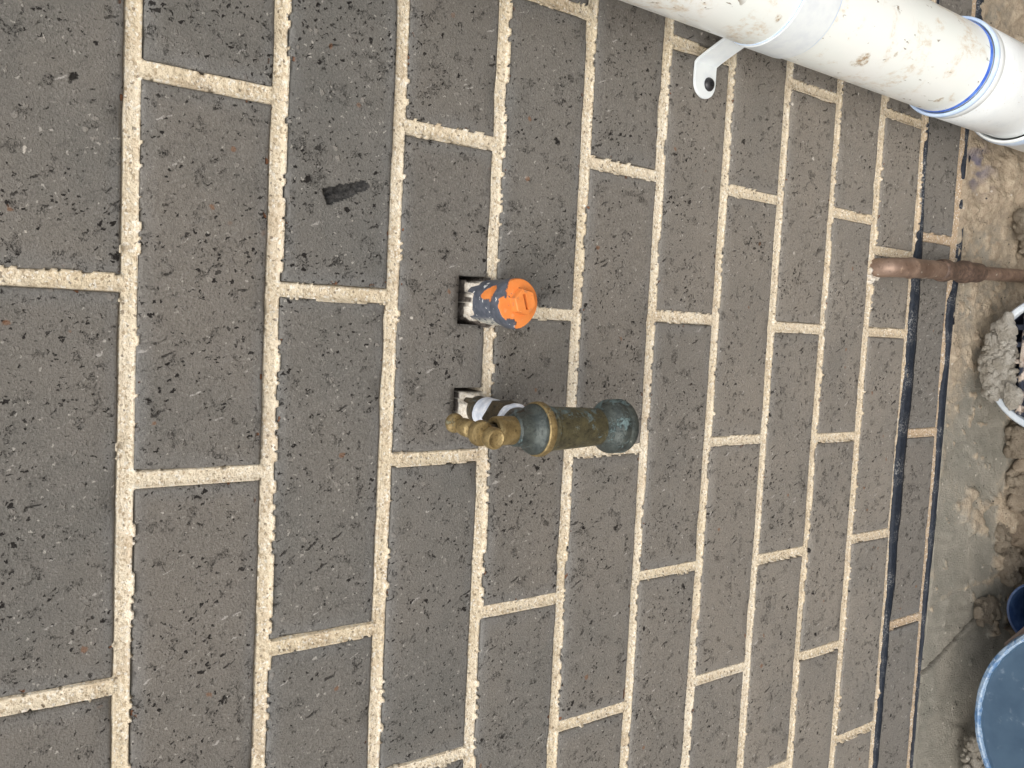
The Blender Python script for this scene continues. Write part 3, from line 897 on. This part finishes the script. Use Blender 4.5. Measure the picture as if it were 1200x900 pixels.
secs += [(.100, -.0012, hw), (.1040, -.0016, hw), (.1062, -.0040, hw), (.1085, -.0095, hw), (.1125, -.0200, hw), (.1170, -.0330, hw), (.1200, -.0390, hw)]
bm = bmesh.new()
prev = None
for i, (x_, y_, h_) in enumerate(secs):
    a_ = secs[max(i - 1, 0)]; b_ = secs[min(i + 1, len(secs) - 1)]
    dx_, dy_ = b_[0] - a_[0], b_[1] - a_[1]
    ln = math.hypot(dx_, dy_); nx_, ny_ = dy_ / ln, -dx_ / ln          # towards the viewer
    th = .0026
    ring = [bm.verts.new((x_, y_, zc - h_)), bm.verts.new((x_, y_, zc + h_)),
            bm.verts.new((x_ + nx_ * th, y_ + ny_ * th, zc + h_)), bm.verts.new((x_ + nx_ * th, y_ + ny_ * th, zc - h_))]
    if prev:
        for q in range(4):
            bm.faces.new((prev[q], prev[(q + 1) % 4], ring[(q + 1) % 4], ring[q]))
    else: bm.faces.new(ring)
    prev = ring
bm.faces.new(prev)
bmesh.ops.recalc_face_normals(bm, faces=bm.faces)
bmesh.ops.bevel(bm, geom=[e for e in bm.edges if len(e.link_faces) == 2 and e.calc_face_angle(0) > 1.0], offset=.0005, segments=2, affect='EDGES')
place('tab', bm, M['clip'], clip, True, 30)
place('screw', lathe([(.0062, .0000), (.0062, .0006), (.0052, .0022), (.0035, .0034), (.0022, .0036), (.0020, .0018), (0, .0016)], (.0868, -.0037, .4640), (0, -1, 0), 20), M['screw'], clip)

# ------------------------------------------------------------------ copper pipe
t = NT('tarnished_copper', rough=.5, spec=.45, metal=.45)
v = t.coord()
g = t.noise(v, 170, 4, .65).outputs['Fac']; g2 = t.noise(v, 40, 4).outputs['Fac']
base = t.mix(t.ramp(g2, .3, .7), (.165, .108, .078), (.285, .200, .150))
base = t.mix(t.ramp(g, .55, .72, 0, .7), base, (.38, .27, .19))
base = t.mix(t.ramp(g, .44, .30, 0, .7), base, (.085, .055, .042))
base = t.mix(t.ramp(t.noise(v, 95, 3).outputs['Fac'], .66, .70, 0, .85), base, (.60, .55, .46))
t.color(base); t.bump(g, .0008, .6)
M['copper'] = t.m
t = NT('dark_tarnished_copper', rough=.6, spec=.4, metal=.3)
v = t.coord(); g = t.noise(v, 200, 4, .65).outputs['Fac']
t.color(t.mix(t.ramp(g, .35, .7), (.075, .050, .038), (.165, .108, .078)))
t.bump(g, .001, .7)
M['copper_dark'] = t.m
cp = thing('copper_pipe', 'tarnished copper pipe coming out of the wall and bending down to the ground', 'pipe', (-.0465, -.024, -.19))
def lerp3(a, b, f): return tuple(a[i] + (b[i] - a[i]) * f for i in range(3))
A_, B_ = (-.0530, -.0225, .140), (-.0385, -.0265, -.230)
def onp(z): return lerp3(A_, B_, (A_[2] - z) / (A_[2] - B_[2]))
path = [(-.0545, .03, .1655), (-.0545, -.002, .1655), (-.0544, -.009, .1650), (-.0541, -.0150, .1622), (-.0537, -.0195, .1570), (-.0533, -.0218, .1490), onp(.138), onp(.136), onp(.134), onp(.131), onp(.10), onp(.07)]
place('elbow', tube(path, [.0108, .0108, .0108, .0109, .0110, .0111, .0112, .0121, .0121, .0111, .0108, .0108]), M['copper'], cp, True, 50)
zs_ = [.074, .072, .066, .060, .056, .050, .034, .026, .022, .012, .008, -.012, -.018, -.020]
rs_ = [.0109, .0126, .0133, .0132, .0113, .0107, .0107, .0122, .0136, .0136, .0121, .0121, .0116, .0086]
place('coupling', tube([onp(z) for z in zs_], rs_), M['copper_dark'], cp, True, 50)
place('lower_pipe', tube([onp(z) for z in (.0, -.05, -.1, -.15, -.23)], [.0084] * 5), M['copper'], cp, True, 50)

# ------------------------------------------------------------------ capped stub pipe with the orange plug
t = NT('orange_plastic_overpainted_grey', rough=.5, spec=.4)
v = t.coord()
sx = t.n('ShaderNodeSeparateXYZ'); t.l(v, sx.inputs[0])
nz_ = t.noise(v, 65, 4, .6).outputs['Fac']
g = t.noise(v, 240, 3).outputs['Fac']
# paint lies on the side that faces the wall, with one patch missed
pn = t.math('ADD', sx.outputs[1], t.math('MULTIPLY', t.math('SUBTRACT', nz_, .5), .018))
pn = t.math('ADD', pn, t.math('MULTIPLY', t.math('SUBTRACT', sx.outputs[2], .6905), .13))
paint = t.ramp(pn, -.0372, -.0362)
ds = t.n('ShaderNodeVectorMath', operation='DISTANCE')
mp = t.mapping(v, (1, .7, 1)); t.l(mp, ds.inputs[0]); ds.inputs[1].default_value = (-.1165, -.0235 * .7, .707)
miss = t.ramp(t.math('ADD', ds.outputs['Value'], t.math('MULTIPLY', t.math('SUBTRACT', nz_, .5), .018)), .0068, .0056)
paint = t.math('MULTIPLY', paint, t.math('SUBTRACT', 1.0, miss))
base = t.mix(t.ramp(nz_, .3, .7), (.66, .20, .045), (.74, .245, .06))
base = t.mix(t.ramp(g, .58, .72, 0, .4), base, (.66, .36, .17))
base = t.mix(t.math('MULTIPLY', t.ramp(t.noise(v, 150, 4, .7).outputs['Fac'], .58, .66), .55), base, (.34, .17, .09))
grey = t.mix(t.ramp(g, .35, .7), (.065, .075, .095), (.105, .115, .14))
base = t.mix(paint, base, grey)
chip = t.math('MULTIPLY', paint, t.ramp(t.noise(v, 190, 3, .5).outputs['Fac'], .685, .71))
base = t.mix(chip, base, (.62, .63, .62))
smear = t.math('MULTIPLY', t.math('MULTIPLY', t.ramp(sx.outputs[0], -.1335, -.1375), t.ramp(sx.outputs[1], -.0235, -.0215)), t.ramp(g, .36, .50))
base = t.mix(t.math('MULTIPLY', smear, .85), base, (.50, .49, .42))
t.color(base); t.bump(t.math('ADD', t.math('MULTIPLY', paint, .6), t.math('MULTIPLY', g, .25)), .0008, .6)
M['plug'] = t.m
CX, CZ = -.1222, .6905
stub = thing('capped_pipe', 'stub pipe with a bright orange slotted plug and grey overpaint sticking out of the wall', 'pipe stub', (CX, 0, CZ))
axs = Vector((.0, -1, .0))
def co_(r, h): return (r, h)
place('stub', lathe([(.0172, -.04), (.0172, .010), (.0174, .024), (.0170, .0275)], (CX, 0, CZ), axs, 48), M['plug'], stub)
bm = lathe([(.0165, .0255), (.0176, .0262), (.0180, .0285), (.0181, .0320), (.0179, .0372), (.0172, .0386), (.0120, .0392), (0, .0392)], (CX, 0, CZ), axs, 48)
# the flange is lightly eight sided and has one blunt corner towards the left of the wall
for v_ in bm.verts:
    dx_, dz_ = v_.co.x - CX, v_.co.z - CZ
    r_ = math.hypot(dx_, dz_)
    if r_ > .015:
        a_ = math.atan2(dz_, dx_)
        k_ = 1 + .085 * math.exp(-((abs(a_) - math.pi) / .38) ** 2) - .03 * math.exp(-((abs(a_ - 2.2)) / .45) ** 2) - .03 * math.exp(-((abs(a_ + 2.2)) / .45) ** 2)
        v_.co.x = CX + dx_ * k_; v_.co.z = CZ + dz_ * k_
plug_o = place('plug', bm, M['plug'], stub, True, 40)
bm = bmesh.new()
rot_ = .32
def hexpt(a_, r_, y_): return bm.verts.new((CX + .0008 + r_ * math.cos(a_ + rot_), y_, CZ - .001 + r_ * math.sin(a_ + rot_)))
hr = .0098
b0 = [hexpt(k * math.pi / 3, hr * 1.05, -.0386) for k in range(6)]
b1 = [hexpt(k * math.pi / 3, hr, -.0452) for k in range(6)]
b2 = [hexpt(k * math.pi / 3, hr * .94, -.0460) for k in range(6)]
def sl(y_, l_=.0058, w_=.0012):
    out = []
    for sx_, sz_ in ((1, 1), (-1, 1), (-1, -1), (1, -1)):
        px, pz = sx_ * l_, sz_ * w_
        out.append(bm.verts.new((CX + .0008 + px * math.cos(rot_) - pz * math.sin(rot_), y_, CZ - .001 + px * math.sin(rot_) + pz * math.cos(rot_))))
    return out
s0 = sl(-.0460); s1_ = sl(-.0430)
for A, B in ((b0, b1), (b1, b2)):
    for k in range(6): bm.faces.new((A[k], A[(k + 1) % 6], B[(k + 1) % 6], B[k]))
v0, v1, v2, v3, v4, v5 = b2; A_s, B_s, C_s, D_s = s0
for f in ((v0, v1, A_s), (v1, v2, B_s, A_s), (v2, v3, B_s), (v3, C_s, B_s), (v3, v4, C_s), (v4, v5, D_s, C_s), (v5, v0, D_s), (v0, A_s, D_s)): bm.faces.new(f)
for k in range(4): bm.faces.new((s0[k], s0[(k + 1) % 4], s1_[(k + 1) % 4], s1_[k]))
bm.faces.new(s1_)
bmesh.ops.recalc_face_normals(bm, faces=bm.faces)
link('slotted_head', bm_mesh('slotted_head', bm, False), M['plug'], plug_o)

# ------------------------------------------------------------------ brass garden tap
def brass(name, lo, hi, patina, pat_amt, rough, metal):
    t = NT(name, rough=rough, spec=.5, metal=metal)
    v = t.coord()
    g = t.noise(v, 130, 4, .6).outputs['Fac']; g2 = t.noise(v, 420, 4, .7).outputs['Fac']; g3 = t.noise(v, 55, 4, .65).outputs['Fac']
    base = t.mix(t.ramp(g, .3, .7), lo, hi)
    base = t.mix(t.ramp(g2, .48, .30, 0, .75), base, tuple(c * .35 for c in lo))
    pat = t.ramp(t.math('ADD', g3, t.math('MULTIPLY', t.math('SUBTRACT', g2, .5), .5)), .64 - pat_amt, .74 - pat_amt)
    base = t.mix(pat, base, patina)
    base = t.mix(t.ramp(t.noise(v, 85, 3).outputs['Fac'], .70, .74, 0, .8), base, (.62, .64, .58))
    t.color(base)
    t.l(t.math('MULTIPLY', t.math('SUBTRACT', 1.0, pat), metal), t.b.inputs['Metallic'])
    t.l(t.math('ADD', rough, t.math('MULTIPLY', pat, .35)), t.b.inputs['Roughness'])
    t.bump(t.math('ADD', g2, pat), .0008, .8)
    return t.m
M['brass_gold'] = brass('worn_brass', (.20, .145, .065), (.36, .27, .125), (.17, .16, .10), .06, .45, .6)
M['brass_body'] = brass('weathered_bronze', (.070, .064, .038), (.125, .112, .060), (.120, .160, .155), .115, .42, .45)
M['brass_flange'] = brass('verdigris_bronze', (.040, .050, .048), (.085, .098, .088), (.115, .165, .165), .115, .45, .38)
M['brass_dark'] = brass('dark_bronze', (.055, .048, .036), (.13, .10, .06), (.12, .15, .15), .04, .38, .55)
t = NT('white_thread_tape', rough=.5, spec=.3)
t.color(t.mix(t.ramp(t.noise(t.coord(), 200, 4).outputs['Fac'], .35, .7), (.55, .60, .68), (.78, .80, .84)))
M['tape'] = t.m
TX, TY = -.2115, -.0690
tap = thing('garden_tap', 'weathered brass garden tap with a T handle and green flared outlet', 'tap', (TX, TY, .612))
inl = Vector((TX, TY, .699)) - Vector((-.2045, 0, .697)); inl_l = inl.length; inl_d = inl.normalized()
IO = (-.2045, 0, .697)
place('inlet_pipe', lathe([(.0105, -.03), (.0105, .001), (.0108, .003), (.0108, .022), (.0112, .024)], IO, inl_d, 36), M['brass_dark'], tap)
place('thread_tape', lathe([(.0112, .0120), (.0119, .0126), (.0121, .017), (.0118, .0185), (.0121, .0200), (.0124, .0265), (.0120, .0275), (.0124, .029), (.0116, .030)], IO, inl_d, 36, jitter=.04), M['tape'], tap)
place('collar', lathe([(.0118, .0305), (.0150, .0312), (.0158, .034), (.0158, .0455), (.0150, .048), (.0135, .0485)], IO, inl_d, 6), M['brass_dark'], tap)
place('tape_ring', lathe([(.0130, .0486), (.0148, .0488), (.0151, .0515), (.0147, .0530), (.0128, .0534)], IO, inl_d, 40, jitter=.05), M['tape'], tap)
place('neck', lathe([(.0125, .0510), (.0130, .056), (.0122, inl_l)], IO, inl_d, 36), M['brass_dark'], tap)
UP = (0, 0, 1); TO = (TX, TY, 0)
place('bonnet', lathe([(.0100, .7130), (.0116, .7115), (.0120, .7040), (.0128, .7005), (.0150, .6980), (.0176, .6966), (.0182, .6955), (.0182, .6930), (.0160, .6920)], TO, UP, 48), M['brass_flange'], tap)
place('ring', lathe([(.0176, .6938), (.0186, .6938), (.0194, .6932), (.0197, .6915), (.0197, .6892), (.0191, .6878), (.0160, .6868)], TO, UP, 56), M['brass_gold'], tap)
place('body', lathe([(.0160, .6870), (.0168, .6852), (.0169, .6822), (.0161, .6812), (.0159, .6795), (.0157, .6700), (.0148, .6500), (.0141, .6390), (.0139, .6352)], TO, UP, 48), M['brass_body'], tap)
place('outlet_flange', lathe([(.0138, .6357), (.0141, .6335), (.0152, .6305), (.0180, .6272), (.0198, .6248), (.0205, .6228), (.0205, .6185), (.0201, .6178), (.0201, .6168), (.0206, .6160), (.0207, .6120), (.0198, .6098), (.0150, .6098), (.0140, .6140), (.0130, .635)], TO, UP, 56), M['brass_flange'], tap)
place('gland', lathe([(.0056, .7275), (.0066, .7290), (.0092, .7290), (.0100, .7280), (.0102, .7250), (.0101, .7125), (.0096, .7115)], TO, UP, 40), M['brass_gold'], tap)
place('spindle', lathe([(.0048, .7260), (.0048, .7440)], TO, UP, 20), M['brass_dark'], tap)
hb = Vector((-.2085, -.0400, .7440)); he = Vector((-.2135, -.0955, .7435)); hd = (he - hb).normalized(); hl_ = (he - hb).length
f = hl_ / .0557
hp = [(0, -.0004), (.0045, -.0004), (.0062, .0004), (.0069, .0020), (.0069, .0042), (.0060, .0054), (.0034, .0062), (.0030, .0080), (.0030, .0112), (.0040, .0122), (.0058, .0130), (.0062, .0160), (.0062, .0228), (.0055, .0244), (.0034, .0252), (.0031, .0268), (.0031, .0306), (.0050, .0314), (.0080, .0322), (.0088, .0338), (.0089, .0362), (.0084, .0380), (.0062, .0388), (.0034, .0392), (.0030, .0408), (.0030, .0452), (.0050, .0460), (.0068, .0468), (.0073, .0484), (.0073, .0524), (.0067, .0540), (.0058, .0543), (.0050, .0536), (0, .0535)]
place('handle', lathe([(r_, h_ * f) for r_, h_ in hp], hb, hd, 32), M['brass_gold'], tap, True, 50)

# ------------------------------------------------------------------ drain with grate
DX, DY, DZ = -.153, -.107, -.060
t = NT('grey_white_plastic', rough=.35, spec=.5)
v = t.coord()
base = t.mix(t.ramp(t.noise(v, 60, 4).outputs['Fac'], .35, .7), (.47, .52, .56), (.60, .64, .66))
t.color(t.mix(t.ramp(t.noise(v, 180, 4).outputs['Fac'], .60, .70, 0, .7), base, (.36, .28, .19)))
M['plastic'] = t.m
t = NT('dark_drain_inside', rough=.6, spec=.4)
t.color((.012, .015, .028))
M['dark'] = t.m
dr = thing('drain_grate', 'round white drain rim with a dark clogged grate beside the wall', 'drain', (DX, DY, -.20))
place('rim', lathe([(.0785, -.20), (.0785, -.012), (.0775, -.006), (.0785, -.001), (.0800, 0), (.0845, 0), (.0865, -.0025), (.0867, -.010), (.0850, -.013), (.0835, -.014), (.0835, -.20)], (DX, DY, DZ), UP, 80), M['plastic'], dr)
place('well', lathe([(.0783, -.010), (.0783, -.060), (0, -.060)], (DX, DY, DZ), UP, 48), M['dark'], dr)
t = NT('clay_caked_bar', rough=.9, spec=.2)
v, oi = t.rand_vec()
g = t.noise(v, 160, 4, .7).outputs['Fac']
t.color(t.mix(t.ramp(t.noise(v, 50, 3).outputs['Fac'], .45, .55), (.03, .035, .05), t.mix(t.ramp(g, .3, .7), (.36, .28, .22), (.56, .50, .43))))
t.bump(g, .002, 1.0)
M['bar'] = t.m
for ax in range(2):
    for k in range(-3, 4):
        off = k * .0212
        hl2 = math.sqrt(.0778 ** 2 - off ** 2)
        bm = bmesh.new()
        n_ = 10
        prev = None
        for i in range(n_ + 1):
            s_ = -hl2 + 2 * hl2 * i / n_
            wv_ = .0030 * (1 + .5 * (vnoise(np.array([s_ * 90]), np.array([k * 3.1 + ax * 40]), 7)[0] - .3))
            zt = -.004 - .0022 * ax + .0025 * vnoise(np.array([s_ * 70 + 9]), np.array([k * 2.1 + ax * 13]), 3)[0]
            pts = [(-wv_, -.014), (-wv_, zt - .001), (-wv_ * .5, zt), (wv_ * .5, zt), (wv_, zt - .001), (wv_, -.014)]
            ring = [bm.verts.new((DX + (off + q if ax else s_), DY + (s_ if ax else off + q), DZ + z_)) for q, z_ in pts]
            if prev:
                for q in range(6): bm.faces.new((prev[q], prev[(q + 1) % 6], ring[(q + 1) % 6], ring[q]))
            else: bm.faces.new(ring)
            prev = ring
        bm.faces.new(prev)
        bmesh.ops.recalc_face_normals(bm, faces=bm.faces)
        place('grate_bar', bm, M['bar'], dr, True, 50)
crumble('mortar_crust', (-.156, -.037, -.063), (.048, .020, .017), 420, .0016, .0068, 55, 'pale crumbly mortar crust heaped over the drain rim against the slab', 'rubble', M['rubble'])
rr = random.Random(12)
for (lx, ly, lz, lr, lab) in ((-.112, -.046, -.050, .013, 'small mortar crumb at the upper end of the drain crust'),
                              (-.195, -.062, -.054, .012, 'small mortar crumb at the lower end of the drain crust'),
                              (-.150, -.082, -.056, .011, 'mortar crumb lying on the grate bars beyond the crust'),
                              (-.122, -.078, -.056, .009, 'tiny mortar crumb caught between the grate bars')):
    clod('mortar_crumb', (lx, ly, lz), lr, int(lx * -1000) + 3, lab, 'rubble', M['rubble'], (1.2, .9, .6), 'mortar crumbs on the drain', sub=4)

# ------------------------------------------------------------------ blue pail with its lid
t = NT('blue_plastic', rough=.45, spec=.45)
v = t.coord()
g = t.noise(v, 25, 4, .6).outputs['Fac']; g2 = t.noise(v, 160, 4, .7).outputs['Fac']
base = t.mix(t.ramp(g, .3, .7), (.032, .064, .105), (.046, .085, .130))
sm = t.math('MULTIPLY', t.ramp(t.noise(v, 45, 4, .6).outputs['Fac'], .58, .72), t.ramp(g2, .45, .65))
base = t.mix(t.math('MULTIPLY', sm, .35), base, (.30, .36, .42))
t.color(base); t.bump(g2, .0004, .4)
M['blue'] = t.m
t = NT('scuffed_blue_rim', rough=.5, spec=.45)
v = t.coord()
g2 = t.noise(v, 110, 4, .7).outputs['Fac']
base = t.mix(t.ramp(g2, .40, .60), (.075, .16, .30), (.27, .36, .46))
base = t.mix(t.ramp(t.noise(v, 240, 4, .7).outputs['Fac'], .56, .68, 0, .8), base, (.50, .55, .58))
t.color(base); t.bump(g2, .0015, .8)
M['rim'] = t.m
BX, BY, BZ = -.585, -.206, -.030
pail = thing('blue_pail', 'round blue plastic pail with a dusty flat lid and scuffed rim', 'pail', (BX, BY, -.20))
place('body', lathe([(.1425, -.014), (.140, -.02), (.136, -.06), (.124, -.14), (.114, -.24), (.110, -.26)], (BX, BY, BZ), UP, 72), M['blue'], pail)
place('lid', lathe([(.1395, -.004), (.1380, -.0075), (.130, -.0085), (.060, -.0078), (0, -.0075)], (BX, BY, BZ), UP, 72), M['blue'], pail)
place('lid_rim', lathe([(.1390, -.0060), (.1400, -.0005), (.1420, .0003), (.1455, -.0010), (.1472, -.0045), (.1470, -.0130), (.1430, -.0140)], (BX, BY, BZ), UP, 90, jitter=.006), M['rim'], pail)
# open blue pipe end just beyond it
t = NT('dark_blue_plastic', rough=.4, spec=.45)
t.color(t.mix(t.ramp(t.noise(t.coord(), 120, 4).outputs['Fac'], .35, .7), (.020, .045, .12), (.05, .09, .18)))
M['deep_blue'] = t.m
op = thing('open_blue_pipe', 'open dark blue plastic pipe end standing in the clay beside the pail', 'pipe', (-.474, -.091, -.20))
place('tube', lathe([(.0410, -.22), (.0415, -.13), (.0425, -.122), (.0420, -.1195), (.0395, -.120), (.0385, -.124), (.0380, -.21)], (-.474, -.091, 0), UP, 56), M['deep_blue'], op)
place('bottom', lathe([(.0379, -.195), (0, -.195)], (-.474, -.091, 0), UP, 40), M['dark'], op)
t = NT('clay_smeared_timber', rough=.85, spec=.2)
v = t.coord()
g = t.noise(t.mapping(v, (30, 300, 300), (0, 0, R(-35))), 1, 4, .6).outputs['Fac']
t.color(t.mix(t.ramp(g, .3, .7), (.25, .19, .16), (.40, .32, .27)))
t.bump(g, .001, .6)
M['timber'] = t.m
bm = bmesh.new()
bmesh.ops.create_cube(bm, size=1.0)
for v_ in bm.verts: v_.co = Vector((v_.co.x * .20, v_.co.y * .0075, v_.co.z * .012))
bmesh.ops.bevel(bm, geom=bm.edges[:], offset=.0012, segments=2, affect='EDGES')
me = bm_mesh('timber_batten', bm, True, 40)
o = link('timber_batten', me, M['timber'])
o.rotation_euler = (0, R(3), math.atan2(-.0298, .0409))
o.location = Vector((-.5058, -.0794, -.060)) + Vector((.0409, -.0298, 0)).normalized() * .100 + Vector((.0, .0, -.004))
tag(o, 'thin clay smeared timber batten leaning between the blue pail and the open blue pipe', 'batten')
